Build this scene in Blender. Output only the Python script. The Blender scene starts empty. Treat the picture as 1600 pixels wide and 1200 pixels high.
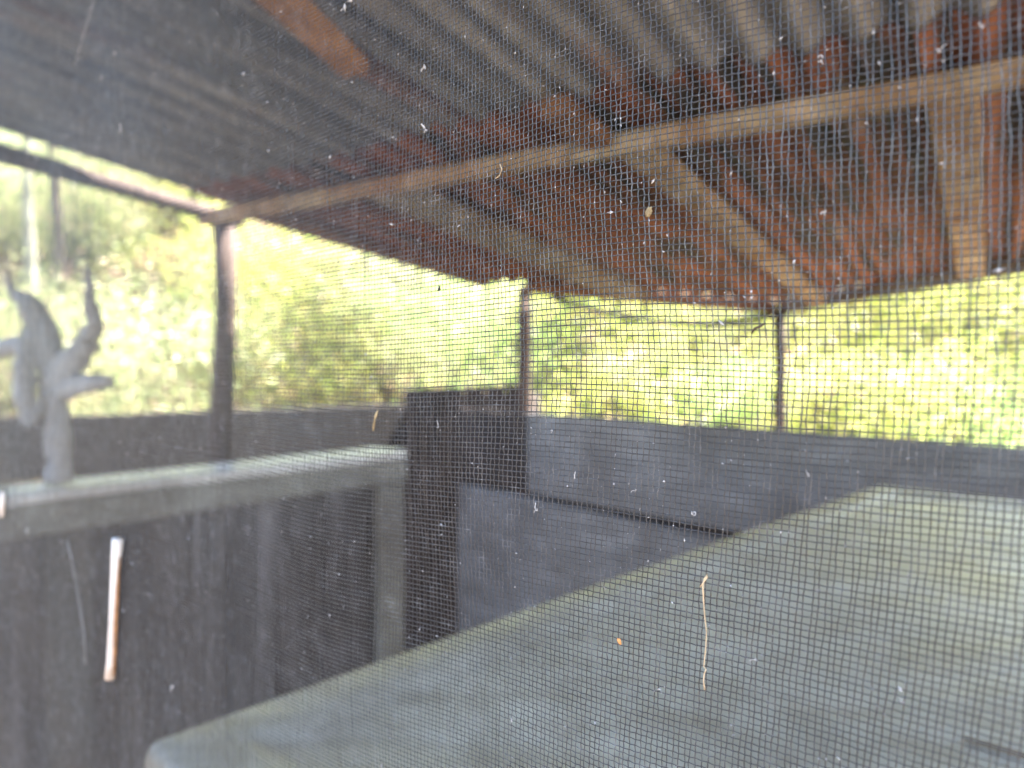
import bpy, math, random
import numpy as np
from mathutils import Vector, Matrix

random.seed(7)
RNG = np.random.default_rng(11)
SC = bpy.context.scene
COL = SC.collection
R = math.radians

# ------------------------------------------------------------------ camera
EYE = 1.45
cam = bpy.data.cameras.new('camera')
cam_o = bpy.data.objects.new('camera', cam)
COL.objects.link(cam_o)
cam_o.location = (0, 0, EYE)
cam_o.rotation_euler = (R(90 - 1.5), 0, 0)
cam.sensor_width = 36
cam.lens = 25.9
cam.clip_start = 0.01
cam.clip_end = 600
cam.dof.use_dof = True
cam.dof.focus_distance = 0.19
cam.dof.aperture_fstop = 9.6
cam.dof.aperture_blades = 0
SC.camera = cam_o

# ------------------------------------------------------------------ world and sun
SUN_EL, SUN_AZ = 60.0, 63.0          # azimuth measured from straight ahead (+Y) to the right (+X)
world = bpy.data.worlds.new('World')
SC.world = world
world.use_nodes = True
wn = world.node_tree
bg = wn.nodes['Background']
sky = wn.nodes.new('ShaderNodeTexSky')
sky.sky_type = 'NISHITA'
sky.sun_disc = False
sky.sun_elevation = R(SUN_EL)
sky.sun_rotation = R(SUN_AZ)
wn.links.new(sky.outputs[0], bg.inputs[0])
bg.inputs[1].default_value = 0.07
sun = bpy.data.lights.new('sun', 'SUN')
sun.energy = 5.0
sun.angle = R(0.53)
sun.color = (1.0, 0.95, 0.86)
sun_o = bpy.data.objects.new('sun', sun)
COL.objects.link(sun_o)
sd = Vector((math.sin(R(SUN_AZ)) * math.cos(R(SUN_EL)), math.cos(R(SUN_AZ)) * math.cos(R(SUN_EL)), math.sin(R(SUN_EL))))
sun_o.rotation_euler = (-sd).to_track_quat('-Z', 'Y').to_euler()
sun_o.location = sd * 30
SC.view_settings.view_transform = 'Standard'
SC.view_settings.look = 'None'
SC.view_settings.gamma = 1.0
SC.view_settings.use_curve_mapping = False
SC.view_settings.exposure = 4.65
SC.cycles.max_bounces = 10
SC.cycles.diffuse_bounces = 6
SC.cycles.use_denoising = True

# ------------------------------------------------------------------ helpers
def tag(o, label=None, cat=None, group=None, kind=None):
    if label: o['label'] = label
    if cat: o['category'] = cat
    if group: o['group'] = group
    if kind: o['kind'] = kind
    return o

def empty(name, loc):
    o = bpy.data.objects.new(name, None)
    o.location = loc
    o.empty_display_size = 0.05
    COL.objects.link(o)
    return o

def obj_from(name, verts, faces, mat, parent=None, smooth=False):
    me = bpy.data.meshes.new(name)
    me.from_pydata([tuple(map(float, v)) for v in verts], [], [tuple(map(int, f)) for f in faces])
    if smooth:
        me.shade_smooth()
    me.materials.append(mat)
    o = bpy.data.objects.new(name, me)
    COL.objects.link(o)
    if parent:
        o.parent = parent
        o.matrix_parent_inverse = Matrix.Translation(-Vector(parent.location))
    return o

def obj_np(name, V, F, mat, parent=None, smooth=False):
    """V (n,3) float, F (m,k) int with k=3 or 4, built in one go"""
    me = bpy.data.meshes.new(name)
    n, (m, k) = len(V), F.shape
    me.vertices.add(n)
    me.vertices.foreach_set('co', np.ascontiguousarray(V, dtype=np.float32).ravel())
    me.loops.add(m * k)
    me.loops.foreach_set('vertex_index', np.ascontiguousarray(F, dtype=np.int32).ravel())
    me.polygons.add(m)
    me.polygons.foreach_set('loop_start', np.arange(0, m * k, k, dtype=np.int32))
    me.polygons.foreach_set('loop_total', np.full(m, k, dtype=np.int32))
    me.polygons.foreach_set('use_smooth', np.full(m, smooth, dtype=bool))
    me.update(calc_edges=True)
    me.materials.append(mat)
    o = bpy.data.objects.new(name, me)
    COL.objects.link(o)
    if parent:
        o.parent = parent
        o.matrix_parent_inverse = Matrix.Translation(-Vector(parent.location))
    return o

class MB:
    def __init__(s): s.v, s.f = [], []
    def beam(s, p0, p1, w, h, up=(0, 0, 1), ch=0.004, segs=6, wob=0.0015, seed=0):
        """sawn timber from p0 to p1: chamfered rectangle w x h, slightly uneven"""
        rnd = random.Random(seed)
        p0, p1 = Vector(p0), Vector(p1)
        d = (p1 - p0).normalized()
        side = d.cross(Vector(up)).normalized()
        u = side.cross(d).normalized()
        ch = min(ch, w * .3, h * .3)
        a, b = w / 2, h / 2
        prof = [(-a + ch, -b), (a - ch, -b), (a, -b + ch), (a, b - ch), (a - ch, b), (-a + ch, b), (-a, b - ch), (-a, -b + ch)]
        base = len(s.v)
        for i in range(segs + 1):
            c = p0.lerp(p1, i / segs) + side * rnd.uniform(-wob, wob) + u * rnd.uniform(-wob, wob)
            k = 1 + rnd.uniform(-wob, wob) / max(w, h)
            for x, y in prof: s.v.append(c + side * x * k + u * y * k)
        for i in range(segs):
            for j in range(8):
                q = base + i * 8
                s.f.append((q + j, q + (j + 1) % 8, q + 8 + (j + 1) % 8, q + 8 + j))
        s.f.append(tuple(base + j for j in range(7, -1, -1)))
        s.f.append(tuple(base + segs * 8 + j for j in range(8)))
        return s
    def tube(s, pts, rad, n=8, cap=True, lump=0.0, seed=0):
        rnd = random.Random(seed)
        pts = [Vector(p) for p in pts]
        base = len(s.v)
        ref = Vector((0.31, 0.2, 0.93))
        for i, p in enumerate(pts):
            d = (pts[min(i + 1, len(pts) - 1)] - pts[max(i - 1, 0)]).normalized()
            r_ = ref if abs(d.dot(ref)) < .9 else Vector((1, 0, 0))
            a = d.cross(r_).normalized(); b = d.cross(a).normalized()
            r = rad[i] if isinstance(rad, (list, tuple)) else rad
            for j in range(n):
                t = 2 * math.pi * j / n
                q = r * (1 + rnd.uniform(-lump, lump))
                s.v.append(p + a * math.cos(t) * q + b * math.sin(t) * q)
        for i in range(len(pts) - 1):
            for j in range(n):
                q = base + i * n
                s.f.append((q + j, q + (j + 1) % n, q + n + (j + 1) % n, q + n + j))
        if cap:
            s.f.append(tuple(base + j for j in range(n - 1, -1, -1)))
            s.f.append(tuple(base + (len(pts) - 1) * n + j for j in range(n)))
        return s
    def build(s, name, mat, parent=None, smooth=False):
        return obj_from(name, s.v, s.f, mat, parent, smooth)

# ------------------------------------------------------------------ materials
def new_mat(name, rough=0.8, spec=0.3, metal=0.0):
    m = bpy.data.materials.new(name)
    m.use_nodes = True
    b = m.node_tree.nodes['Principled BSDF']
    b.inputs['Roughness'].default_value = rough
    b.inputs['Specular IOR Level'].default_value = spec
    b.inputs['Metallic'].default_value = metal
    return m, m.node_tree, b

def ramp(nt, fac, stops):
    r = nt.nodes.new('ShaderNodeValToRGB')
    e = r.color_ramp.elements
    while len(e) > 1: e.remove(e[0])
    e[0].position, e[0].color = stops[0][0], (*stops[0][1], 1)
    for p, c in stops[1:]:
        k = e.new(p); k.color = (*c, 1)
    nt.links.new(fac, r.inputs[0])
    return r.outputs[0]

def noise(nt, scale, detail=6, rough=0.6, vec=None, mapscale=None, rot=(0, 0, 0), loc=(0, 0, 0)):
    tc = nt.nodes.new('ShaderNodeTexCoord')
    mp = nt.nodes.new('ShaderNodeMapping')
    mp.inputs['Scale'].default_value = mapscale or (1, 1, 1)
    mp.inputs['Rotation'].default_value = rot
    mp.inputs['Location'].default_value = loc
    nt.links.new(vec or tc.outputs['Object'], mp.inputs[0])
    n = nt.nodes.new('ShaderNodeTexNoise')
    n.inputs['Scale'].default_value = scale
    n.inputs['Detail'].default_value = detail
    n.inputs['Roughness'].default_value = rough
    nt.links.new(mp.outputs[0], n.inputs[0])
    return n.outputs[0]

def mixc(nt, fac, a, b, mode='MIX'):
    x = nt.nodes.new('ShaderNodeMix'); x.data_type = 'RGBA'; x.blend_type = mode
    for i, s in ((0, fac), (6, a), (7, b)):
        if hasattr(s, 'links') or isinstance(s, bpy.types.NodeSocket): nt.links.new(s, x.inputs[i])
        else: x.inputs[i].default_value = s if i == 0 else (*s, 1)
    return x.outputs[2]

def bump(nt, b, h, strength=0.4, dist=0.004):
    n = nt.nodes.new('ShaderNodeBump')
    n.inputs['Strength'].default_value = strength
    n.inputs['Distance'].default_value = dist
    nt.links.new(h, n.inputs['Height'])
    nt.links.new(n.outputs[0], b.inputs['Normal'])

# rib direction of the roof in plan and its perpendicular
RIB = Vector((0.546, 0.838, 0)); ACR = Vector((0.838, -0.546, 0))
RIB_ANG = math.atan2(RIB.y, RIB.x)

def wood(name, cols, grain=(2, 2, 40), scale=1.0, rough=.85, rot=(0, 0, 0), spec=.25, stain=(.55, .5, .47), stain_scale=3.5):
    m, nt, b = new_mat(name, rough, spec)
    n1 = noise(nt, scale, 8, .65, mapscale=grain, rot=rot)
    n2 = noise(nt, stain_scale, 5, .6, loc=(3, 1, 2))
    c = ramp(nt, n1, [(.28, cols[0]), (.5, cols[1]), (.72, cols[2])])
    d = ramp(nt, n2, [(.35, stain), (.62, (1, 1, 1))])
    nt.links.new(mixc(nt, .85, c, d, 'MULTIPLY'), b.inputs['Base Color'])
    bump(nt, b, n1, .35, .003)
    return m

ROOFROT = (0, 0, -RIB_ANG)       # brings object space onto (along rib, across rib, up)
M = {}
def make_sheet(name, rust):
    m, nt, b = new_mat(name, .6, .4)
    tc = nt.nodes.new('ShaderNodeTexCoord')
    rt = nt.nodes.new('ShaderNodeVectorRotate'); rt.rotation_type = 'Z_AXIS'
    rt.inputs['Angle'].default_value = -RIB_ANG
    nt.links.new(tc.outputs['Object'], rt.inputs['Vector'])
    v = rt.outputs[0]
    big = noise(nt, 2.2, 5, .6, v, (.55, 3.2, 1))
    streak = noise(nt, 5, 7, .62, v, (.35, 5.5, 1), loc=(2, 5, 1))
    fine = noise(nt, 45, 4, .6, v)
    rustc = ramp(nt, streak, [(.25, (.03, .0125, .0095)), (.45, (.095, .034, .0215)), (.6, (.165, .066, .036)), (.78, (.26, .125, .064))])
    greyc = ramp(nt, streak, [(.25, (.04, .044, .049)), (.5, (.13, .137, .146)), (.75, (.28, .29, .285))])
    f = ramp(nt, big, [(rust[0], (0, 0, 0)), (rust[1], (1, 1, 1))])
    c = mixc(nt, f, greyc, rustc)
    if name == 'rusted_sheet':
        dk = noise(nt, 4, 5, .55, v, (.6, 9.0, 1), loc=(7, 3, 0))
        c = mixc(nt, ramp(nt, dk, [(.51, (0, 0, 0)), (.58, (1, 1, 1))]), c, (.012, .013, .015))
    spot = ramp(nt, fine, [(.35, (.75, .72, .7)), (.6, (1, 1, 1))])
    nt.links.new(mixc(nt, .7, c, spot, 'MULTIPLY'), b.inputs['Base Color'])
    rr = ramp(nt, f, [(0, (.45, .45, .45)), (1, (.85, .85, .85))])
    nt.links.new(rr, b.inputs['Roughness'])
    bump(nt, b, fine, .25, .001)
    return m
M['rusted'] = make_sheet('rusted_sheet', (.29, .43))
M['galv'] = make_sheet('galvanised_sheet', (.56, .70))
ROOFGRAIN_R = (1.2, 26, 26)
M['pale_timber'] = wood('pale_timber', [(.12, .10, .07), (.25, .215, .16), (.40, .36, .29)], (5, 5, 5), 4, stain=(.5, .27, .16), stain_scale=7)
M['grey_rafter'] = wood('grey_rafter', [(.08, .075, .065), (.16, .15, .13), (.25, .235, .205)], (4, 4, 4), 4, stain=(.55, .36, .26), stain_scale=5)
M['brown_timber'] = wood('brown_timber', [(.07, .035, .022), (.14, .075, .045), (.22, .13, .085)], (6, 6, 1.2), 4)
M['orange_timber'] = wood('orange_timber', [(.16, .08, .03), (.34, .185, .08), (.46, .28, .14)], (3, 3, 3), 3)
M['post'] = wood('post_timber', [(.026, .016, .0135), (.055, .035, .029), (.095, .064, .054)], (9, 9, 1.0), 4)
M['dark_board'] = wood('dark_board', [(.007, .006, .006), (.014, .0115, .011), (.03, .025, .023)], (14, 14, .9), 3)
M['dark_stack'] = wood('dark_stained_board', [(.010, .007, .006), (.022, .015, .0125), (.042, .029, .024)], (10, 10, 1.2), 3)
M['panel_board'] = wood('streaked_panel_board', [(.014, .013, .0135), (.036, .034, .035), (.16, .153, .16)], (13, 13, .6), 2.6)
M['grey_board'] = wood('weathered_grey_board', [(.058, .056, .059), (.098, .095, .099), (.15, .146, .151)], (1.2, 1.2, 9), 3.2, .6, spec=.4)
M['cap'] = wood('skylit_cap_rail', [(.34, .34, .34), (.48, .48, .485), (.6, .6, .605)], (3, 3, 6), 4, .35, spec=.5)  # paler than the rail: skylight on the top is put into the colour
M['rail'] = wood('weathered_rail', [(.075, .073, .06), (.125, .122, .105), (.19, .187, .165)], (3, 3, 6), 4, .6, spec=.4)
M['stile_dark'] = wood('dark_stile', [(.03, .029, .026), (.055, .053, .048), (.10, .097, .09)], (9, 9, 1), 4)
M['branch'] = wood('grey_branch', [(.22, .22, .225), (.34, .34, .35), (.46, .47, .48)], (10, 10, 2), 4, .7)
M['bark'] = wood('bark', [(.07, .05, .035), (.16, .125, .095), (.28, .24, .19)], (6, 6, 1.5), 3)
M['pale_bark'] = wood('pale_bark', [(.18, .18, .13), (.28, .28, .21), (.38, .38, .31)], (5, 5, 1.2), 2)
M['frame_wood'] = wood('frame_wood', [(.2, .18, .15), (.34, .31, .27), (.45, .42, .37)], (8, 8, 2), 3)

def make_bench():
    m, nt, b = new_mat('grey_bench_top', .34, .4)
    n1 = noise(nt, 3.0, 6, .6); n2 = noise(nt, 16, 6, .65); n3 = noise(nt, 90, 3, .5)
    c = ramp(nt, n1, [(.3, (.31, .287, .232)), (.5, (.41, .38, .31)), (.7, (.50, .467, .39))])
    c = mixc(nt, .5, c, ramp(nt, n2, [(.3, (.5, .45, .36)), (.55, (1, 1, 1))]), 'MULTIPLY')
    st = noise(nt, 7, 6, .65, mapscale=(1, 6, 1), rot=(0, 0, R(-46)), loc=(4, 2, 0))
    c = mixc(nt, .35, c, ramp(nt, st, [(.36, (.5, .46, .38)), (.55, (1, 1, 1))]), 'MULTIPLY')
    nt.links.new(c, b.inputs['Base Color'])
    n4 = noise(nt, 5, 5, .6, mapscale=(1, 9, 1), rot=(0, 0, R(-46)))
    nt.links.new(ramp(nt, n4, [(.35, (.55,) * 3), (.65, (.33,) * 3)]), b.inputs['Roughness'])
    bump(nt, b, n3, .12, .001)
    return m
M['bench'] = make_bench()
m, nt, b = new_mat('dull_steel', .5, .5, .6); b.inputs['Base Color'].default_value = (.2, .2, .2, 1); M['steel'] = m

def make_wire():
    m, nt, b = new_mat('screen_wire', .36, .5)
    n = noise(nt, 160, 5, .65); n2 = noise(nt, 14, 4, .6)
    c = ramp(nt, n, [(.3, (.014, .0137, .016)), (.52, (.028, .0274, .0315)), (.66, (.07, .069, .074)), (.8, (.20, .197, .205))])
    c = mixc(nt, .5, c, ramp(nt, n2, [(.3, (.7, .68, .68)), (.65, (1.0, 1.0, 1.0))]), 'MULTIPLY')
    nt.links.new(c, b.inputs['Base Color'])
    return m
M['wire'] = make_wire()

def plain(name, col, rough=.7, var=.35, sc=300):
    m, nt, b = new_mat(name, rough, .3)
    n = noise(nt, sc, 4, .6)
    lo = tuple(c * (1 - var) for c in col); hi = tuple(min(1, c * (1 + var)) for c in col)
    nt.links.new(ramp(nt, n, [(.35, lo), (.65, hi)]), b.inputs['Base Color'])
    return m
M['lint'] = plain('white_lint', (.30, .285, .28), .9, .25)
M['tan'] = plain('tan_fibre', (.26, .19, .10), .8)
M['cream'] = plain('cream_fibre', (.36, .27, .17), .8, .3)
M['rustbit'] = plain('orange_crumb', (.45, .2, .07), .8)
M['insect'] = plain('black_insect', (.012, .011, .012), .5)
M['dust'] = plain('pale_dust', (.30, .29, .295), .9, .6, 900)
M['cable'] = plain('dark_cable', (.006, .007, .005), .95)
def make_stick():
    m, nt, b = new_mat('peeled_stick', .6, .3)
    n = noise(nt, 60, 5, .6, mapscale=(1, 1, .25))
    nt.links.new(ramp(nt, n, [(.3, (.30, .20, .13)), (.42, (.52, .44, .39)), (.7, (.66, .61, .58))]), b.inputs['Base Color'])
    return m
M['stick'] = make_stick()
M['stick_shade'] = plain('stick_shade', (.24, .12, .055), .8)  # brown painted for the side of the stick turned from the light

def make_leaf(name, cols, trans=.55):
    m = bpy.data.materials.new(name); m.use_nodes = True
    nt = m.node_tree
    out = nt.nodes['Material Output']; b = nt.nodes['Principled BSDF']
    b.inputs['Roughness'].default_value = .42
    b.inputs['Specular IOR Level'].default_value = .5
    g = nt.nodes.new('ShaderNodeNewGeometry')
    c = ramp(nt, g.outputs['Random Per Island'], cols)
    nt.links.new(c, b.inputs['Base Color'])
    t = nt.nodes.new('ShaderNodeBsdfTranslucent')
    hs = nt.nodes.new('ShaderNodeHueSaturation'); hs.inputs['Value'].default_value = 3.2; hs.inputs['Saturation'].default_value = .9
    nt.links.new(c, hs.inputs['Color'])
    nt.links.new(hs.outputs[0], t.inputs[0])
    mx = nt.nodes.new('ShaderNodeMixShader'); mx.inputs[0].default_value = trans
    nt.links.new(b.outputs[0], mx.inputs[1]); nt.links.new(t.outputs[0], mx.inputs[2])
    nt.links.new(mx.outputs[0], out.inputs[0])
    return m
LEAF = [
    make_leaf('yellow_green_leaf', [(0, (.07, .095, .016)), (.4, (.115, .138, .024)), (.75, (.16, .165, .036)), (.93, (.23, .19, .07)), (1, (.23, .135, .08))]),
    make_leaf('mid_green_leaf', [(0, (.045, .085, .02)), (.5, (.085, .13, .03)), (.85, (.13, .155, .045)), (1, (.22, .17, .08))]),
    make_leaf('pale_green_leaf', [(0, (.09, .115, .045)), (.5, (.14, .165, .07)), (.8, (.20, .21, .10)), (1, (.30, .22, .155))]),
]
LITTER = make_leaf('dry_leaf', [(0, (.14, .075, .045)), (.4, (.27, .16, .11)), (.75, (.40, .27, .20)), (1, (.52, .42, .34))], .15)

# ------------------------------------------------------------------ terrain
def ss(t): t = np.clip(t, 0, 1); return t * t * (3 - 2 * t)
def ground_h(x, y):
    x = np.asarray(x, float); y = np.asarray(y, float)
    k = y + .06 * x
    h = 2.35 * ss((k - 4.2) / 4.6) + 3.0 * ss((k - 7.5) / 6.5) + 6 * ss((k - 20) / 120)
    h = h + .06 * np.sin(1.7 * x + .6 * y) * ss((k - 4) / 2) + .05 * np.sin(2.9 * y - 1.3 * x) * ss((k - 4) / 2)
    return h
gx = np.concatenate([np.linspace(-220, -14, 18), np.linspace(-13, 13, 90), np.linspace(14, 220, 18)])
gy = np.concatenate([np.linspace(-220, -6, 14), np.linspace(-5, 20, 90), np.linspace(22, 260, 24)])
GX, GY = np.meshgrid(gx, gy)
V = np.stack([GX, GY, ground_h(GX, GY)], -1).reshape(-1, 3)
nx, ny = len(gx), len(gy)
ii, jj = np.meshgrid(np.arange(nx - 1), np.arange(ny - 1))
q = (jj * nx + ii).ravel()
F = np.stack([q, q + 1, q + nx + 1, q + nx], 1)
m, nt, b = new_mat('earth', .95, .1)
n1 = noise(nt, .9, 6, .6); n2 = noise(nt, 9, 6, .7)
c = ramp(nt, n1, [(.35, (.085, .06, .042)), (.55, (.12, .088, .06)), (.7, (.075, .085, .03))])
c = mixc(nt, .7, c, ramp(nt, n2, [(.3, (.5, .45, .4)), (.65, (1.1, 1.05, 1.0))]), 'MULTIPLY')
nt.links.new(c, b.inputs['Base Color']); bump(nt, b, n2, .6, .03)
ground = obj_np('ground', V, F, m, smooth=True)
tag(ground, kind='structure')

# ------------------------------------------------------------------ vegetation
def leaves(centres, size, n_per, spread, rng, flat=.0):
    """leaf-shaped folded quads scattered round clump centres -> V, F(tris)"""
    C = np.repeat(centres, n_per, axis=0)
    N = len(C)
    P = C + rng.normal(0, 1, (N, 3)) * spread
    L = size * rng.uniform(.6, 1.35, N)
    a = rng.normal(0, 1, (N, 3)); a[:, 2] = a[:, 2] * .6 - .35
    a /= np.linalg.norm(a, axis=1)[:, None]
    bb = np.cross(a, rng.normal(0, 1, (N, 3))); bb /= np.linalg.norm(bb, axis=1)[:, None]
    nn = np.cross(a, bb)
    W = L * rng.uniform(.28, .45, N)
    mid = P + nn * (L * .06)[:, None]
    v = np.stack([P - a * (L / 2)[:, None], P + bb * (W / 2)[:, None] - a * (L * .05)[:, None] + nn * (L * .1)[:, None],
                  P + a * (L / 2)[:, None], P - bb * (W / 2)[:, None] - a * (L * .05)[:, None] + nn * (L * .1)[:, None]], 1).reshape(-1, 3)
    k = np.arange(N) * 4
    F = np.concatenate([np.stack([k, k + 1, k + 2], 1), np.stack([k, k + 2, k + 3], 1)])
    return v, F

def plant(name, label, cat, group, x, y, h, rad, nclump, nper, size, mat, bark, seed, crown_from=.15, trunk_r=.04, stems=1, lean=(0, 0)):
    rng = np.random.default_rng(seed); rnd = random.Random(seed)
    z0 = float(ground_h(x, y)) - .05
    root = empty(name, (x, y, z0))
    tag(root, label, cat, group)
    tr = MB()
    tips = []
    for s_ in range(stems):
        a0 = rnd.uniform(0, 6.28); off = .0 if stems == 1 else .12
        base = Vector((x + off * math.cos(a0), y + off * math.sin(a0), z0))
        top = Vector((x + lean[0] + (rad * .45 * math.cos(a0) if stems > 1 else 0), y + lean[1] + (rad * .45 * math.sin(a0) if stems > 1 else 0), z0 + h * .93))
        n = 7; pts = []
        for i in range(n):
            t = i / (n - 1)
            w = .04 * h * .3
            pts.append(base.lerp(top, t) + Vector((rnd.uniform(-w, w), rnd.uniform(-w, w), 0)) * (0 if i == 0 else 1))
        tr.tube(pts, [trunk_r * (1 - .75 * i / (n - 1)) for i in range(n)], 7, lump=.08, seed=seed)
        for b_ in range(7):
            t = crown_from + (1 - crown_from) * rnd.uniform(.1, .9)
            i = min(int(t * (n - 1)), n - 2)
            p = pts[i].lerp(pts[i + 1], t * (n - 1) - i)
            a = rnd.uniform(0, 6.28); l = rad * rnd.uniform(.45, .9)
            e = p + Vector((math.cos(a) * l, math.sin(a) * l, l * rnd.uniform(.15, .7)))
            mid = p.lerp(e, .5) + Vector((0, 0, -.06 * l))
            r0 = trunk_r * .45 * (1 - .5 * t)
            tr.tube([p, mid, e], [r0, r0 * .7, r0 * .3], 5)
            tips.append(e); tips.append(mid)
    tr.build('trunk', bark, root, smooth=True)
    # clumps through the crown volume, denser near the shell, plus the branch tips
    u = rng.normal(0, 1, (nclump, 3)); u /= np.linalg.norm(u, axis=1)[:, None]
    rr = rng.uniform(.35, 1.05, nclump) ** .6
    zc = z0 + h * (crown_from + (1 - crown_from) * .52); hz = h * (1 - crown_from) * .52
    cl = np.stack([x + lean[0] * .6 + u[:, 0] * rr * rad, y + lean[1] * .6 + u[:, 1] * rr * rad, zc + u[:, 2] * rr * hz], 1)
    cl = np.concatenate([cl, np.array([tuple(t) for t in tips])])
    v, f = leaves(cl, size * .62, int(nper * 2.2), rad * .15, rng)
    obj_np('crown', v, f, mat, root)
    return root

SHRUB = 'leafy shrubs on the bank'
TREE = 'trees rising behind the shrubs'
plants = [
  # name, label, x, y, h, rad, clumps, per, leafsize, leaf, bark, crown_from, trunk_r, stems
  ('shrub', 'pale loose shrub seen just left of the leftmost slender post', -2.35, 5.2, 1.9, .75, 46, 42, .085, 2, 'bark', .1, .025, 3),
  ('shrub', 'low pale shrub behind the grey forked branch', -3.9, 6.0, 1.5, .8, 36, 40, .085, 2, 'bark', .08, .025, 3),
  ('shrub', 'yellow-green shrub just right of the leftmost slender post', -1.75, 5.9, 2.1, .8, 60, 46, .09, 0, 'bark', .08, .025, 3),
  ('shrub', 'pale yellow shrub midway between the left and middle posts', -.95, 6.3, 2.2, .85, 60, 46, .09, 2, 'bark', .08, .025, 3),
  ('shrub', 'leafy green shrub above the dark upright boards', -.25, 5.4, 1.75, .7, 56, 46, .08, 1, 'bark', .08, .025, 3),
  ('shrub', 'bright yellow-green shrub directly right of the middle post', .75, 5.6, 1.9, .8, 66, 50, .085, 0, 'bark', .08, .025, 3),
  ('shrub', 'bright shrub behind the sagging cable', 1.55, 6.3, 2.3, .9, 64, 50, .09, 2, 'bark', .08, .025, 3),
  ('shrub', 'yellow-green shrub directly right of the far right post', 2.55, 5.9, 2.1, .85, 66, 50, .09, 0, 'bark', .08, .025, 3),
  ('shrub', 'lush yellow shrub filling the gap over the grey board wall', 3.45, 5.7, 2.2, .85, 66, 50, .09, 0, 'bark', .08, .025, 3),
  ('shrub', 'thin pale shrub at the right edge over the grey wall', 4.4, 6.3, 2.0, .9, 46, 44, .09, 2, 'bark', .08, .025, 3),
  ('tree', 'green tree behind the forked branch at far left', -8.1, 11.6, 2.6, 1.2, 60, 46, .12, 1, 'bark', .25, .09, 1),
  ('tree', 'slender pale-stemmed tree nearest the left edge', -4.35, 6.7, 4.2, .8, 40, 34, .10, 2, 'pale_bark', .5, .065, 1),
  ('tree', 'slim brown-stemmed tree a little right of the pale-stemmed one', -5.0, 8.1, 4.6, .9, 44, 34, .10, 2, 'bark', .5, .06, 1),
  ('shrub', 'low bright bush showing just right of the foot of the middle post', .5, 4.75, 1.45, .55, 44, 44, .08, 0, 'bark', .05, .02, 3),
  ('shrub', 'low green bush left of the foot of the far right post', 1.2, 4.9, 1.4, .55, 40, 40, .08, 1, 'bark', .05, .02, 3),
  ('shrub', 'low yellow-green bush right of the foot of the far right post', 2.1, 4.7, 1.5, .6, 48, 44, .08, 0, 'bark', .05, .02, 3),
  ('shrub', 'low green bush above the right end of the grey wall', 3.0, 4.8, 1.4, .6, 40, 40, .08, 1, 'bark', .05, .02, 3),
  ('shrub', 'pale shrub high on the slope at the left edge', -6.6, 9.6, 1.7, 1.0, 50, 44, .11, 2, 'bark', .06, .025, 3),
  ('shrub', 'yellow-green shrub high on the slope left of the leftmost post', -4.9, 10.6, 1.9, 1.1, 56, 44, .11, 0, 'bark', .06, .025, 3),
  ('shrub', 'whitish green shrub halfway up the slope behind the pale stems', -5.3, 9.0, 1.3, .8, 40, 44, .10, 2, 'bark', .06, .025, 3),
  ('tree', 'tall pale green tree filling the gap under the side rail', -9.6, 15.2, 4.2, 2.0, 110, 46, .15, 2, 'bark', .12, .1, 1),
  ('tree', 'tall pale tree between the pale stems and the leftmost post', -7.2, 15.4, 4.0, 2.0, 110, 46, .15, 2, 'bark', .12, .1, 1),
  ('tree', 'tall yellowish tree just left of the leftmost post', -5.2, 14.6, 3.6, 1.8, 100, 46, .13, 0, 'bark', .12, .09, 1),
  ('tree', 'yellow-green tree rising behind the leftmost slender post', -3.3, 8.6, 3.7, 1.35, 80, 46, .11, 0, 'bark', .2, .08, 1),
  ('tree', 'pale green tree under the sloping roof edge left of centre', -1.5, 8.7, 3.4, 1.25, 76, 46, .11, 2, 'bark', .2, .08, 1),
  ('tree', 'green tree behind the middle post', .5, 8.6, 3.1, 1.2, 76, 46, .11, 1, 'bark', .2, .08, 1),
  ('tree', 'light green tree behind the far right post', 2.6, 8.8, 3.4, 1.4, 80, 46, .11, 0, 'bark', .2, .08, 1),
  ('tree', 'broad bright tree behind the right edge shrubs', 5.0, 8.6, 3.6, 1.6, 84, 46, .11, 0, 'bark', .2, .08, 1),
]
for i, (nm, lb, x, y, h, rad, nc, npr, sz, lf, bk, cf, trr, st) in enumerate(plants):
    plant(nm, lb, nm, SHRUB if nm == 'shrub' else TREE, x, y, h, rad, nc, npr, sz, LEAF[lf], M[bk], 100 + i, cf, trr, st)

# dry leaf litter over the bank
rng = np.random.default_rng(5)
N = 14000
lx = rng.uniform(-11, 9, N); ly = rng.uniform(3.6, 14.5, N)
P = np.stack([lx, ly, ground_h(lx, ly) + .025], 1)
v, f = leaves(P, .12, 1, .012, rng)
tag(obj_np('leaf_litter', v, f, LITTER), 'dry pinkish brown leaf litter covering the bank', 'leaf litter', kind='stuff')
# low ground cover
N = 2600
lx = rng.uniform(-11, 9, N); ly = rng.uniform(4.0, 14, N)
P = np.stack([lx, ly, ground_h(lx, ly) + .10], 1)
v, f = leaves(P, .10, 14, .09, rng)
tag(obj_np('ground_cover', v, f, LEAF[0]), 'low yellow-green weeds scattered over the bank', 'weeds', kind='stuff')

# ------------------------------------------------------------------ lean-to roof on posts
def roof_h(x, y): return EYE + .5995 - .0794 * y - .0515 * x
def rp(s, r, dz=0.0):
    x = ACR.x * s + RIB.x * r; y = ACR.y * s + RIB.y * r
    return Vector((x, y, roof_h(x, y) + dz))
def r_end(s): return float(np.interp(s, [-2.1, -1.65, -.80, .08, 1.2], [2.56, 2.62, 3.40, 2.78, 1.95]))

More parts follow.
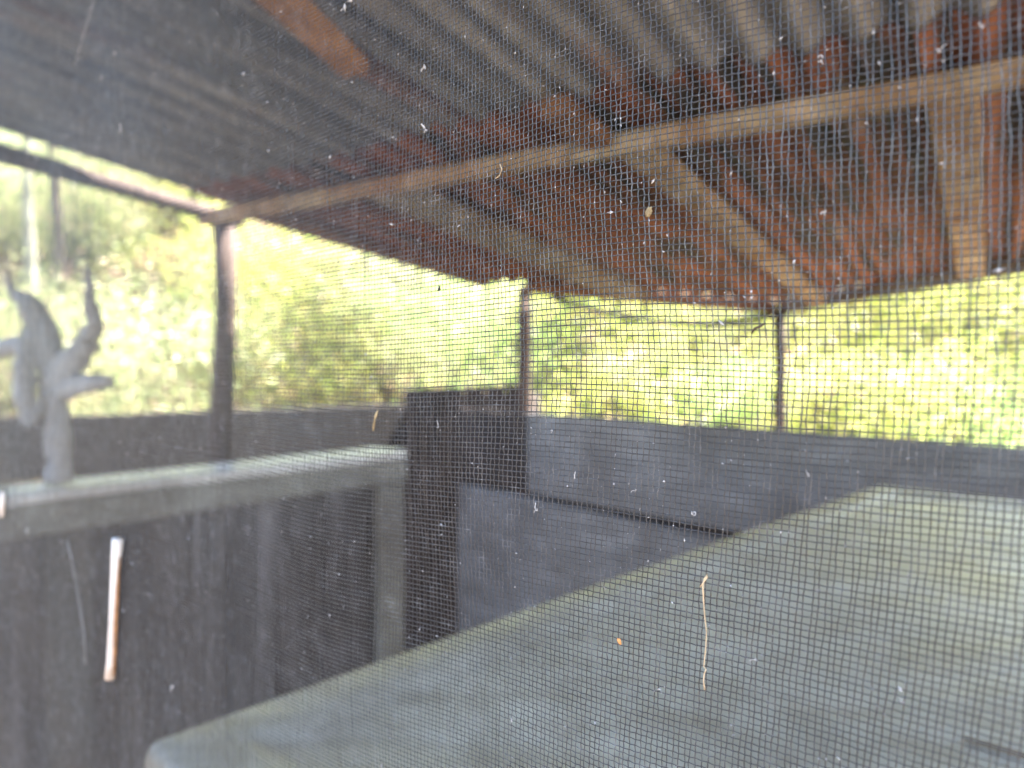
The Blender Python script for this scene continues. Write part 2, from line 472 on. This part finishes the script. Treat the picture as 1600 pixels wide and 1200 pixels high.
shed = empty('lean_to_shed', (0.05, 3.1, 0))
tag(shed, 'open lean-to with rusty corrugated iron roof on thin dark posts', 'shed')
PITCH = .076
def sheet(s0, s1, r0, r1f, mat, dz, seed):
    rng = np.random.default_rng(seed)
    n = int(round((s1 - s0) / PITCH * 10)); nr = 14
    S = np.linspace(s0, s1, n + 1)
    verts = []
    sag = rng.uniform(-.004, .004); tw = rng.uniform(-.006, .006)
    for s_ in S:
        e = r1f(s_)
        for k in range(nr + 1):
            t = k / nr
            r_ = r0 + (e - r0) * t
            p = rp(s_, r_, dz + .0115 * math.sin(2 * math.pi * s_ / PITCH) + sag * math.sin(math.pi * t) + tw * (t - .5) * ((s_ - s0) / (s1 - s0) - .5))
            verts.append(p)
    faces = []
    for a in range(n):
        for k in range(nr):
            q = a * (nr + 1) + k
            faces.append((q, q + nr + 1, q + nr + 2, q + 1))
    o = obj_from('roof_sheet', verts, faces, mat, shed, smooth=True)
    sm = o.modifiers.new('thickness', 'SOLIDIFY'); sm.thickness = .0012; sm.offset = 1
    return o
edges_l = [-1.88, -1.16, -.40, .36, 1.12]
for k in range(4):
    jog = [0, .0, .02, -.03][k]
    o = sheet(edges_l[k], edges_l[k + 1] + .05, 1.20 + [.02, 0, .01, -.02][k], lambda s_, j=jog: r_end(s_) + j, M['rusted'], .002 * (k % 2), 40 + k)
    o['label'] = 'red-brown rusted corrugated sheet'
for k in range(4):  # carried overhead beyond the view, extra length added to keep sun off the screen
    o = sheet(edges_l[k] + .02, edges_l[k + 1] + .07, -.38, lambda s_: 1.36, M['galv'], .0055 + .002 * (k % 2), 60 + k)
    o['label'] = 'dull grey galvanised corrugated sheet'
up = Vector((0, 0, 1))
D = -.013
MB().beam(rp(-1.98, 1.35, D - .024), rp(1.1, 1.35, D - .02), .04, .038, segs=10, seed=1).build('purlin', M['pale_timber'], shed)
MB().beam(rp(-1.9, -.3, D - .024), rp(1.1, -.3, D - .024), .05, .046, segs=10, seed=2).build('purlin', M['pale_timber'], shed)
for s_, w, mt, sd_ in ((-1.27, .13, 'grey_rafter', 3), (-.60, .07, 'pale_timber', 4), (-.06, .075, 'pale_timber', 5)):
    MB().beam(rp(s_, 1.378, D - .02), rp(s_, r_end(s_) - .06, D - .02), w, .038, segs=8, seed=sd_).build('rafter', M[mt], shed)
MB().beam(rp(-.66, 1.15, D - .018), rp(-.66, 1.326, D - .018), .06, .034, segs=8, seed=6).build('rafter', M['brown_timber'], shed)
MB().beam(rp(-.62, -.1, D - .016), rp(-.88, .88, D - .016), .05, .03, segs=8, seed=7).build('batten', M['orange_timber'], shed)
# edge boards: left rake and the two far edges
MB().beam(rp(-1.80, 1.376, D - .015), rp(-1.76, 2.5, D - .015), .05, .03, segs=6, seed=8).build('edge_board', M['brown_timber'], shed)
MB().beam(rp(-1.60, 2.58, D - .020), rp(-1.33, 2.83, D - .020), .045, .04, segs=4, seed=10).build('edge_board', M['brown_timber'], shed)
MB().beam(rp(-.80, 3.425, -.018), rp(1.0, 2.13, -.018), .02, .066, segs=8, seed=12).build('edge_board', M['grey_rafter'], shed)
MB().beam(rp(-1.66, 2.64, -.018), rp(-.815, 3.415, -.018), .02, .06, segs=8, seed=13).build('edge_board', M['brown_timber'], shed)
# posts
def post(top, bot, w, seed):
    n = 9; rnd = random.Random(seed); t0, b0 = Vector(top), Vector(bot)
    pts = [b0.lerp(t0, i / (n - 1)) + Vector((rnd.uniform(-.005, .005), rnd.uniform(-.005, .005), 0)) for i in range(n)]
    MB().tube(pts, [w / 2 * rnd.uniform(.93, 1.08) for _ in pts], 10, lump=.05, seed=seed).build('post', M['post'], shed, smooth=True)
post((-.89, 2.31, EYE + .435), (-.955, 2.34, -.05), .066, 21)
post((.052, 3.13, EYE + .333), (.052, 3.16, -.05), .058, 22)
post((1.19, 3.28, EYE + .245), (1.225, 3.30, -.05), .05, 23)
MB().tube([(-.86, 2.33, EYE + .452), (-1.0, 1.99, EYE + .461), (-1.14, 1.64, EYE + .470), (-1.45, .9, EYE + .49)], [.022, .021, .023, .021], 10, lump=.05, seed=24).build('side_rail', M['post'], shed, smooth=True)
post((-1.45, .9, EYE + .50), (-1.47, .9, -.05), .056, 25)
post((.86, .1, EYE + .49), (.86, .1, -.05), .056, 26)
post((1.62, 1.65, EYE + .33), (1.62, 1.65, -.05), .056, 27)
# sagging cable under the far edge
cb = []
A_, B_ = Vector((.17, 3.13, EYE + .285)), Vector((1.17, 3.25, EYE + .225))
for i in range(17):
    t = i / 16
    p = A_.lerp(B_, t); p.z -= .085 * 4 * t * (1 - t) * (.7 + .3 * t)
    cb.append(p)
tag(MB().tube(cb, .013, 7).build('cable', M['cable'], None, True), 'thin dark cable sagging between the middle and far right posts', 'cable')

# ------------------------------------------------------------------ board walls
def board_run(parent, p0, p1, z0, z1, th, mat, seed, name='board'):
    p0, p1 = Vector(p0), Vector(p1)
    return MB().beam((p0.x, p0.y, (z0 + z1) / 2), (p1.x, p1.y, (z0 + z1) / 2), th, z1 - z0, segs=10, wob=.002, seed=seed).build(name, mat, parent)
lw = empty('dark_board_wall', (-1.2, 3.2, 0))
tag(lw, 'low wall of dark horizontal boards behind the timber partition at left', 'wall')
L0, L1 = Vector((-2.35, 2.37, 0)), Vector((-.45, 3.706, 0))
zz = [EYE - .195, EYE - .44, EYE - .69, EYE - .94, EYE - 1.2, -.03]
for i in range(5):
    board_run(lw, L0, L1, zz[i + 1] + .006, zz[i], .03, M['dark_board'], 30 + i)
for t in (.1, .5, .93):
    p = L0.lerp(L1, t) + Vector((-.03, .05, 0))
    MB().beam((p.x, p.y, -.03), (p.x, p.y, EYE - .21), .06, .06, up=(0, 1, 0), seed=36).build('wall_post', M['dark_board'], lw)

rw = empty('grey_board_wall', (.7, 2.5, 0))
tag(rw, 'low wall of two wide smooth grey boards under the far right opening', 'wall')
wd = Vector((.672, -.74, 0))
W0 = Vector((.054, 3.1, 0))
a, b_ = W0 + wd * .03, W0 + wd * 2.9
board_run(rw, a, b_, EYE - .535, EYE - .2, .025, M['grey_board'], 41)
ar = W0 - wd * .43
bk = Vector((.74, .672, 0)) * .03
board_run(rw, W0 - wd * .4 + bk, b_ + bk, EYE - .72, EYE - .45, .02, M['dark_stack'], 45, 'gap_shade_board')  # dark board added behind so the gap between the boards looks shaded
board_run(rw, ar, W0 + wd * .022, EYE - .535, EYE - .2, .012, M['dark_stack'], 44)['label'] = 'short dark board added left of the middle post to shade the board below'  # added to keep sun off the top of the lower board's end
off = Vector((-.74, -.672, 0)) * .002
a2, b2 = W0 - wd * .44 + off, W0 + wd * 2.9 + off
MB().beam((a2.x, a2.y, EYE - .553 - .44), (b2.x, b2.y, EYE - .585 - .44), .025, .88, segs=10, wob=.002, seed=42).build('board', M['grey_board'], rw)
for t in (.5, 1.5, 2.6):
    p = W0 + wd * t + Vector((.74, .672, 0)) * .075
    MB().beam((p.x, p.y, -.03), (p.x, p.y, EYE - .25), .06, .06, up=(0, 1, 0), seed=46).build('wall_post', M['dark_board'], rw)

blk = empty('dark_crate', (-.2, 3.6, 0))
tag(blk, 'tall dark brown plank crate left of the middle post', 'crate')
c0, c1 = Vector((-.515, 3.52, 0)), Vector((.07, 3.41, 0))
for k in range(6):
    p = c0.lerp(c1, k / 6 + .005); q_ = c0.lerp(c1, (k + 1) / 6 - .005)
    mid = (p + q_) / 2; zt = EYE - .115 + .03 * (k / 6)
    MB().beam((mid.x, mid.y, -.02), (mid.x, mid.y, zt), (q_ - p).length, .022, up=(c1 - c0).cross(up), segs=5, seed=50 + k).build('plank', M['dark_stack'], blk)
back = Vector((.06, .19, 0))
for k, (e0, e1) in enumerate(((c0 + Vector((.01, .02, 0)), c0 + back), (c1 + Vector((-.01, .02, 0)), c1 + back), (c0 + back, c1 + back))):
    MB().beam((e0.x, e0.y, .66), (e1.x, e1.y, .66), .022, 1.3, segs=4, seed=57 + k).build('side_panel', M['dark_stack'], blk)

# ------------------------------------------------------------------ timber partition with cap rail (left, nearer)
pt = empty('timber_partition', (-.75, 1.65, 0))
tag(pt, 'grey timber half-height partition with flat cap rail and dark board infill', 'partition')
PA, PB = Vector((-.97, 1.40, 0)), Vector((-.305, 2.135, 0))
pd = (PB - PA).normalized(); pn = Vector((-pd.y, pd.x, 0))          # pn points away from the camera
P0 = PA - pd * .55
ZT = EYE - .25
cA, cB = P0 + pn * .075, PB + pn * .075
MB().beam((cA.x, cA.y, ZT - .011), (cB.x, cB.y, ZT - .011), .15, .022, segs=10, seed=70).build('cap_rail', M['cap'], pt)
fA, fB = P0 + pn * .02, PB + pn * .02
MB().beam((fA.x, fA.y, ZT - .0225 - .033), (fB.x, fB.y, ZT - .0225 - .033), .034, .066, segs=10, seed=71).build('top_rail', M['rail'], pt)
for t in (.0, .43, 1.0):
    d_ = (PB - P0).length * t
    p = P0 + pd * min(max(d_, .05), (PB - P0).length - .05) + pn * .021
    MB().beam((p.x, p.y, -.02), (p.x, p.y, ZT - .0895), .085, .036, up=pn, segs=6, seed=72).build('stile', M['rail' if t == 1.0 else 'stile_dark'], pt)
Lp = (PB - P0).length; nb = 12
for k in range(nb):
    p = P0 + pd * (Lp * (k + .5) / nb) + pn * (.052 + .019 * (k % 2))
    MB().beam((p.x, p.y, .01), (p.x, p.y, ZT - .03), Lp / nb + .012, .018, up=pn, segs=5, seed=80 + k).build('board', M['panel_board'], pt)

# forked grey branch standing on the cap rail
def bp(px, py, y):        # a point at depth y on the branch, from its measured sighting angles
    return Vector(((px - 800) / 1150 * y, y, EYE + (570 - py) / 1150 * y))
fb = MB()
y0 = 1.52
def limb(pts, rad, seed):          # knotty: extra rings between the joints
    rnd = random.Random(seed); P2, R2 = [], []
    for i in range(len(pts) - 1):
        for k in range(4):
            t = k / 4
            P2.append(pts[i].lerp(pts[i + 1], t) + Vector((rnd.uniform(-.003, .003), rnd.uniform(-.003, .003), 0)))
            R2.append((rad[i] * (1 - t) + rad[i + 1] * t) * rnd.uniform(.86, 1.14))
    P2.append(pts[-1]); R2.append(rad[-1])
    fb.tube(P2, R2, 11, lump=.12, seed=seed)
limb([bp(92, 752, y0), bp(90, 690, y0), bp(86, 630, y0), bp(80, 570, y0), bp(70, 520, y0), bp(52, 480, y0), bp(30, 462, y0 + .02)], [.027, .025, .024, .028, .030, .024, .014], 1)
limb([bp(84, 600, y0), bp(112, 565, y0 - .01), bp(140, 535, y0 - .02), bp(148, 505, y0 - .02), bp(142, 460, y0 - .02), bp(140, 415, y0 - .01)], [.03, .028, .026, .017, .010, .006], 2)
limb([bp(86, 615, y0), bp(125, 600, y0 - .02), bp(172, 596, y0 - .05)], [.028, .02, .013], 3)
limb([bp(70, 545, y0), bp(30, 540, y0 + .02), bp(-15, 548, y0 + .05)], [.03, .022, .016], 4)
limb([bp(75, 600, y0), bp(60, 640, y0 - .03), bp(40, 668, y0 - .05)], [.012, .008, .004], 6)
limb([bp(30, 465, y0 + .02), bp(18, 445, y0 + .03), bp(14, 425, y0 + .03)], [.013, .008, .004], 7)
limb([bp(60, 520, y0), bp(40, 570, y0 - .03), bp(38, 620, y0 - .03), bp(44, 660, y0 - .02)], [.026, .022, .022, .016], 5)
tag(fb.build('forked_branch', M['branch'], None, True), 'grey weathered forked branch standing upright on the partition cap rail', 'branch')

# ------------------------------------------------------------------ grey bench at lower right
bench = empty('grey_bench', (.6, .8, 0))
tag(bench, 'long smooth grey bench top with raised rounded rim at lower right', 'bench')
HB = EYE - .28
B0 = Vector((-.278, .541, 0)); e1 = Vector((.693, .721, 0)); e2 = Vector((.721, -.693, 0))
LB, WB = 1.63, .86
def bench_top():
    # cross-sections as inset rings of a rounded rectangle: (inset, height, corner radius)
    rings = [(.012, -.045, .012), (.0, -.036, .014), (.0, -.012, .014), (.003, -.003, .013), (.010, 0, .012), (.050, .0, .012), (.056, -.0012, .012), (.064, -.0050, .012), (.074, -.0070, .012), (.30, -.0070, .01), (.40, -.0070, .005)]
    V_, F_ = [], []
    nc = 7
    for ins, hz, rc in rings:
        L_, W_ = LB - 2 * ins, WB - 2 * ins
        for cx, cy, a0 in ((ins + rc, ins + rc, 180), (LB - ins - rc, ins + rc, 270), (LB - ins - rc, WB - ins - rc, 0), (ins + rc, WB - ins - rc, 90)):
            for k in range(nc):
                an = R(a0 + 90 * k / (nc - 1))
                l, w = cx + rc * math.cos(an), cy + rc * math.sin(an)
                p = B0 + e1 * l + e2 * w
                V_.append((p.x, p.y, HB + hz))
    n = nc * 4
    for i in range(len(rings) - 1):
        for j in range(n):
            F_.append((i * n + j, i * n + (j + 1) % n, (i + 1) * n + (j + 1) % n, (i + 1) * n + j))
    F_.append(tuple((len(rings) - 1) * n + j for j in range(n)))
    F_.append(tuple(n - 1 - j for j in range(n)))
    o = obj_from('bench_top', V_, F_, M['bench'], bench, smooth=True)
    return o
bench_top()
for l, w in ((.08, .08), (LB - .08, .08), (LB - .08, WB - .08), (.08, WB - .08)):
    p = B0 + e1 * l + e2 * w
    MB().beam((p.x, p.y, -.01), (p.x, p.y, HB - .045), .05, .05, up=(0, 1, 0), segs=4, seed=90).build('leg', M['steel'], bench)
for w in (.08, WB - .08):
    p, q_ = B0 + e1 * .11 + e2 * w, B0 + e1 * (LB - .11) + e2 * w
    MB().beam((p.x, p.y, HB - .07), (q_.x, q_.y, HB - .07), .03, .046, segs=4, seed=91).build('apron', M['steel'], bench)
# fallen twig on the bench
tw = [(.345, .555), (.385, .52), (.42, .495), (.47, .47)]
tag(MB().tube([(x, y, HB - .0070 + .0018) for x, y in tw], [.0016, .002, .0018, .001], 6).build('fallen_twig', M['pale_timber'], None, True),
    'thin brown twig lying on the grey bench top', 'twig')

# ------------------------------------------------------------------ insect screen
# vertical plane 8.34 y + 6.67 x = 1.725; t runs along it from the far left to the near right
nl = math.hypot(8.34, 6.67)
TD = Vector((8.34 / nl, -6.67 / nl, 0)); ND = Vector((6.67 / nl, 8.34 / nl, 0))   # ND points away from the camera
O_ = Vector((-.3254, .4664, 0))                                                       # foot of the left picture edge
T0, T1 = -.16, .74
Z0, Z1 = EYE - .42, EYE + .40
P_ = .0015
scr = empty('insect_screen', (O_ + TD * .29).to_tuple())
tag(scr, 'fine grey woven insect screen stretched close in front of everything', 'insect screen')
# smooth pseudo-random bulge of the cloth, as a sum of waves
def bulge(t, z):
    z = z - EYE
    return .0022 * np.sin(9 * t + 4 * z + .6) + .0018 * np.sin(23 * t - 17 * z + 1.9) + .0006 * np.sin(61 * t + 40 * z)
def slide_t(t, z):      # in-plane drift of the uprights
    z = z - EYE
    return .0010 * np.sin(14 * z + 6 * t) + .0003 * np.sin(70 * z + 31 * t + 1) - .11 * np.clip(-z, 0, 1) * np.clip((t - .3) * 3, 0, 1)
def slide_z(t, z):
    z = z - EYE
    return .0014 * np.sin(17 * t + 5 * z) + .0006 * np.sin(47 * t - 21 * z)
def smooth_rand(n, rng, amp, win):
    a = rng.normal(0, 1, n + win * 2)
    k = np.hanning(win * 2 + 1); k /= math.sqrt((k ** 2).sum())
    return np.convolve(a, k, 'same')[win:win + n] * amp
nT = int((T1 - T0) / P_); nZ = int((Z1 - Z0) / P_)
TT = T0 + P_ * (np.arange(nT) + .5); ZZ = Z0 + P_ * (np.arange(nZ) + .5)
X_ = O_.x + TD.x * TT; Y_ = O_.y + TD.y * TT
def visible_z(i, mg=.02):
    y = max(Y_[i], .02)
    return EYE - (640 / 1150) * y * 1.03 - mg, EYE + (580 / 1150) * y * 1.03 + mg
rng = np.random.default_rng(3)
VV, FF = [], []
base = 0
WR = .000145
def add_wire(C, A, B, r):
    """square-section tube through points C with section axes A, B (n,3)"""
    global base
    n = len(C)
    ring = np.stack([C + A * r, C + B * r, C - A * r, C - B * r], 1).reshape(-1, 3)
    VV.append(ring)
    q = base + np.arange(n - 1) * 4
    for j in range(4):
        FF.append(np.stack([q + j, q + (j + 1) % 4, q + 4 + (j + 1) % 4, q + 4 + j], 1))
    base += n * 4
td = np.array(TD); ndv = np.array(ND); zv = np.array((0, 0, 1.0))
o3 = np.array((O_.x, O_.y, 0))
def world_pt(t, z, n): return o3 + td * t[:, None] + zv * z[:, None] + ndv * n[:, None]
WEAVE = .00016
for i in range(nT):                                          # uprights
    z_lo, z_hi = visible_z(i)
    far = Y_[i] > .30
    inside = (ZZ > z_lo) & (ZZ < z_hi)
    if not (-.06 < TT[i] < .60): inside[:] = False
    idx = np.where(inside)[0]
    if far: idx = idx[idx % 2 == 0]
    out = np.arange(0, nZ, 60)
    idx = np.unique(np.concatenate([idx, out[~inside[out]], [0, nZ - 1]]))
    z = ZZ[idx]; t = np.full(len(idx), TT[i])
    w = np.where(inside[idx], WEAVE * np.where((idx + i) % 2 == 0, 1, -1), 0) * (0 if far else 1)
    jt = smooth_rand(nZ, rng, .00010, 3)[idx] + smooth_rand(nZ, rng, .00011, 14)[idx]
    n = bulge(t, z) + w
    C = world_pt(t + slide_t(t, z) + jt, z + slide_z(t, z), n)
    one = np.ones((len(idx), 1))
    add_wire(C, one * td, one * ndv, WR * rng.uniform(.9, 1.1))
for k in range(nZ):                                          # cross wires
    vis = np.zeros(nT, bool)
    for_y = np.maximum(Y_, .02)
    vis = (ZZ[k] > EYE - 640 / 1150 * for_y * 1.03 - .02) & (ZZ[k] < EYE + 580 / 1150 * for_y * 1.03 + .02) & (TT > -.06) & (TT < .60)
    far = Y_ > .30
    keep = vis & (~far | (np.arange(nT) % 2 == 0))
    out = np.arange(0, nT, 60)
    idx = np.unique(np.concatenate([np.where(keep)[0], out[~vis[out]], [0, nT - 1]]))
    t = TT[idx]; z = np.full(len(idx), ZZ[k])
    w = np.where(vis[idx] & ~far[idx], -WEAVE * np.where((idx + k) % 2 == 0, 1, -1), 0)
    jz = smooth_rand(nT, rng, .00004, 4)[idx] + smooth_rand(nT, rng, .00006, 18)[idx]
    n = bulge(t, z) + w
    C = world_pt(t + slide_t(t, z), z + slide_z(t, z) + jz, n)
    one = np.ones((len(idx), 1))
    add_wire(C, one * zv, one * ndv, WR * rng.uniform(.9, 1.1))
cloth = obj_np('wire_mesh', np.concatenate(VV), np.concatenate(FF), M['wire'], scr, smooth=True)
cloth['kind'] = 'stuff'
# timber frame round the cloth, on the near side, standing on the ground
def sp(t, z, n=0.0): return Vector((O_.x, O_.y, 0)) + TD * t + ND * n + Vector((0, 0, z))
for t in (T0 - .018, T1 + .018):
    MB().beam(sp(t, -.01, -.006), sp(t, Z1 + .045, -.006), .045, .03, up=ND, segs=6, seed=95).build('frame_stile', M['frame_wood'], scr)
for z in (Z0 - .018, Z1 + .018):
    MB().beam(sp(T0 + .006, z, -.006), sp(T1 - .006, z, -.006), .028, .045, segs=6, seed=96).build('frame_rail', M['frame_wood'], scr)

# ------------------------------------------------------------------ bits caught in the screen
def on_screen(px, py, n=-.0004):
    """where a sighting line meets the cloth"""
    u = (px - 800) / 1150
    y = 1.725 / (8.34 + 6.67 * u)
    x = u * y
    t = (Vector((x, y, 0)) - O_).dot(TD)
    # camera tilt 1.5 degrees
    vv = (600 - py) / 1150
    c_, s_ = math.cos(R(1.5)), math.sin(R(1.5))
    z = EYE + y * (vv * c_ - s_) / (c_ + vv * s_)
    return sp(t, z, n + float(bulge(np.array(t), np.array(z))))
def scale_at(px): return 1.725 / (8.34 + 6.67 * (px - 800) / 1150) / 1150      # metres per photo pixel on the cloth

pts = [on_screen(*p, n=-.0024) for p in ((178, 842), (176, 870), (173, 920), (169, 980), (165, 1030), (162, 1060))]
stick = MB().tube(pts, [.0026, .0021, .0018, .0018, .0019, .0023], 10, lump=.12, seed=3).build('peeled_stick', M['stick'], None, True)
MB().tube([p + TD * .0017 + ND * .0008 for p in pts[1:]], [.0006, .0009, .001, .0009, .0006], 7, lump=.2, seed=4).build('stick_shade', M['stick_shade'], stick, True)['label'] = 'brown strip standing in for the shaded side of the stick'
tag(stick, 'pale peeled stick caught upright in the screen at lower left', 'stick')
pts = [on_screen(*p, n=-.0018) for p in ((9, 768), (8, 785), (7, 806))]
tag(MB().tube(pts, [.0012, .0016, .0012], 8).build('stick_fragment', M['stick'], None, True), 'tiny pale stick fragment on the screen at the left edge', 'stick')
th = [(1099, 915), (1104, 908), (1110, 900), (1110, 895), (1106, 902), (1103, 912), (1104, 935), (1106, 960), (1109, 985), (1108, 1010), (1106, 1030), (1105, 1040), (1109, 1043), (1106, 1050), (1105, 1062), (1107, 1075)]
tag(MB().tube([on_screen(*p, n=-.0005) for p in th], [.00012, .00017, .00018, .00016, .00018, .0002, .0002, .00018, .00016, .00015, .00015, .00014, .00014, .00015, .00015, .0002], 6).build('fibre', M['cream'], None, True),
    'long curly tan fibre hanging on the screen over the grey bench', 'fibre')
tag(MB().tube([on_screen(*p, n=-.0005) for p in ((604, 640), (600, 650), (597, 662), (596, 672))], [.0002, .0004, .0004, .0002], 6).build('fibre', M['tan'], None, True),
    'short tan fibre on the screen left of the dark crate', 'fibre')
tag(MB().tube([on_screen(*p, n=-.0005) for p in ((797, 262), (800, 270), (796, 280), (790, 284))], [.00016] * 4, 6).build('fibre', M['cream'], None, True),
    'fine pale curl of fibre on the screen below the long purlin', 'fibre')
tag(MB().tube([on_screen(*p, n=-.0004) for p in ((1181, 522), (1186, 514), (1194, 511), (1201, 506))], [.0002, .0003, .00028, .0002], 6).build('fibre', M['post'], None, True),
    'short dark twist of fibre beside the top of the far right post', 'fibre')
tag(MB().tube([on_screen(*p, n=-.0006) for p in ((152, 0), (140, 30), (128, 62), (116, 100))], [.00014] * 4, 6).build('fibre', M['dust'], None, True),
    'long faint cobweb strand on the screen at the top left', 'fibre')
tag(MB().tube([on_screen(*p, n=-.0006) for p in ((100, 845), (106, 890), (112, 940), (117, 990), (119, 1040))], [.00014] * 5, 6).build('fibre', M['dust'], None, True),
    'long faint cobweb strand on the screen left of the stick', 'fibre')

def blob(name, px, py, size_px, mat, label, cat, group, seed, elong=1.0):
    rnd = random.Random(seed)
    c = on_screen(px, py, n=-.0005); r = size_px * scale_at(px) * .5
    V_, F_ = [], []
    nu, nv = 7, 5
    ang = rnd.uniform(-.9, .9)
    for i in range(nv + 1):
        f_ = math.pi * i / nv
        for j in range(nu):
            h_ = 2 * math.pi * j / nu
            k = r * rnd.uniform(.6, 1.25)
            a, b2_, c2 = math.sin(f_) * math.cos(h_) * k * .7, math.cos(f_) * k * elong, math.sin(f_) * math.sin(h_) * k * .6
            a, b2_ = a * math.cos(ang) - b2_ * math.sin(ang), a * math.sin(ang) + b2_ * math.cos(ang)
            V_.append(c + TD * a + Vector((0, 0, 1)) * b2_ + ND * c2)
    for i in range(nv):
        for j in range(nu):
            F_.append((i * nu + j, i * nu + (j + 1) % nu, (i + 1) * nu + (j + 1) % nu, (i + 1) * nu + j))
    return tag(obj_from(name, V_, F_, mat, None, False), label, cat, group)
LG = 'lint flecks on the screen'
blob('dead_insect', 704, 453, 9, M['insect'], 'black dead insect on the screen left of the middle post', 'insect', None, 1)
blob('orange_crumb', 975, 998, 10, M['rustbit'], 'small orange crumb on the screen over the bench edge', 'crumb', None, 2)
blob('pale_crumb', 1028, 336, 15, M['tan'], 'tan crumb on the screen over the dark rust-red roof sheet', 'crumb', None, 3)
flecks = [
  (1190, 1030, 9, 2.0, 'white curled lint fleck right of the long tan fibre'),
  (909, 746, 8, 1.7, 'white lint fleck on the upper grey wall board right of the middle post'),
  (1000, 765, 7, 1.5, 'small white lint fleck on the dark line between the grey boards'),
  (1089, 801, 10, 1.4, 'whitish lint fleck over the right end of the gap between grey boards'),
  (1269, 740, 8, 1.4, 'pale oval lint fleck above the far end of the bench'),
  (851, 795, 8, 1.8, 'white lint fleck on the lower grey board'),
  (873, 670, 5, 1.8, 'tiny white lint fleck by the top of the grey wall near the middle post'),
  (703, 665, 5, 2.2, 'thin tan-white lint fleck on the dark crate'),
  (676, 205, 12, 1.1, 'pinkish lint tuft on the grey roof left of the red rust'),
  (672, 112, 12, 1.2, 'pale brown lint tuft below the orange batten'),
  (1285, 100, 11, 1.3, 'white lint tuft at the upper right in front of the red sheet'),
  (1290, 335, 8, 1.3, 'white lint fleck on the rusty sheet between two rafters'),
  (1462, 86, 10, 1.7, 'white lint tuft nearest the top right corner'),
  (1528, 50, 8, 1.8, 'white lint fleck at the top right above the purlin'),
  (190, 86, 8, 1.0, 'round pale fleck on the dark roof at upper left'),
  (164, 123, 8, 1.2, 'pale fleck below the round one at upper left'),
  (200, 205, 8, 1.8, 'pale slanted fleck above the leftmost light gap'),
  (45, 826, 9, 1.0, 'round pale fleck on the partition rail at the left edge'),
  (258, 1077, 9, 1.1, 'pale fleck low on the dark panel right of the stick'),
  (622, 716, 6, 1.2, 'pale fleck at the right end of the cap rail'),
  (313, 917, 5, 1.3, 'white crumb-like fleck over the middle of the bench'),
  (1040, 1075, 6, 1.3, 'small white fleck left of the foot of the tan fibre'),
  (1283, 918, 8, 1.3, 'white lint fleck on the yellowish part of the bench'),
  (1421, 1093, 8, 1.2, 'pale fleck at the lower right on the bench'),
  (1020, 875, 6, 1.0, 'orange-white fleck beside the bench edge'),
]
flecks[20] = (954, 916, 5, 1.2, 'tiny white fleck just under the bench edge right of centre')
def lint(px, py, size_px, el, label, seed):
    rnd = random.Random(seed); mb = MB()
    c = on_screen(px, py, n=-.0006); L = size_px * scale_at(px) * .9
    for q in range(rnd.choice((2, 3, 3))):
        a = rnd.uniform(0, 6.28) if q else rnd.uniform(1.0, 2.2)
        p = c + (TD * rnd.uniform(-.15, .15) + Vector((0, 0, 1)) * rnd.uniform(-.2, .2)) * L
        pts_, n_ = [p], 6
        k = L * (el if q == 0 else .7) / n_
        bend = rnd.uniform(-.7, .7)
        for _ in range(n_):
            a += bend + rnd.uniform(-.5, .5)
            p = p + (TD * math.cos(a) + Vector((0, 0, 1)) * math.sin(a)) * k + ND * rnd.uniform(-.00012, .00006)
            pts_.append(p)
        r0 = max(L * rnd.uniform(.07, .14), .00009)
        mb.tube(pts_, [r0 * f_ for f_ in (.5, .9, 1.2, 1.0, .8, .9, .4)], 5, lump=.3, seed=seed + q)
    return tag(mb.build('lint_fleck', M['lint'], None, False), label, 'lint', LG)
for i, (px, py, sz, el, lb) in enumerate(flecks):
    lint(px, py, sz, el, lb, 200 + i)

# fine dust and lint clinging to the wires, extra specks stand in for glints: too small to count
rng = np.random.default_rng(17)
N = 8500
ti = rng.integers(0, nT, N * 3); zi = rng.integers(0, nZ, N * 3)
zlo = EYE - 640 / 1150 * np.maximum(Y_[ti], .02) - .02; zhi = EYE + 580 / 1150 * np.maximum(Y_[ti], .02) + .02
ok = (ZZ[zi] > zlo) & (ZZ[zi] < zhi) & (TT[ti] > -.05) & (TT[ti] < .6)
ti, zi = ti[ok][:N], zi[ok][:N]; N = len(ti)
t = TT[ti]; z = ZZ[zi]
upr = rng.random(N) < .6
tt = t + np.where(upr, 0, rng.uniform(-.5, .5, N) * P_); z2 = z + np.where(upr, rng.uniform(-.5, .5, N) * P_, 0)
C = world_pt(tt + slide_t(tt, z2), z2 + slide_z(tt, z2), bulge(tt, z2) - .00022)
r = .000095 * np.exp(rng.normal(0, .5, N))
el = rng.uniform(.8, 3.2, N)
ax = rng.normal(0, 1, (N, 3)); ax -= ndv * (ax @ ndv)[:, None] * .6
ax /= np.linalg.norm(ax, axis=1)[:, None]
b1 = np.cross(ax, ndv); b1 /= np.linalg.norm(b1, axis=1)[:, None]; b2 = np.cross(ax, b1)
v = np.stack([C + ax * (r * el)[:, None], C + b1 * r[:, None], C + b2 * r[:, None], C - b1 * r[:, None], C - b2 * r[:, None], C - ax * (r * el)[:, None]], 1).reshape(-1, 3)
k = np.arange(N) * 6
F = np.concatenate([np.stack([k + a, k + b, k + c], 1) for a, b, c in ((0, 1, 2), (0, 2, 3), (0, 3, 4), (0, 4, 1), (5, 2, 1), (5, 3, 2), (5, 4, 3), (5, 1, 4))])
tag(obj_np('screen_dust_glints', v, F, M['dust']), 'pale dust and lint specks, some standing in for wire glints, all over the insect screen', 'dust', kind='stuff')
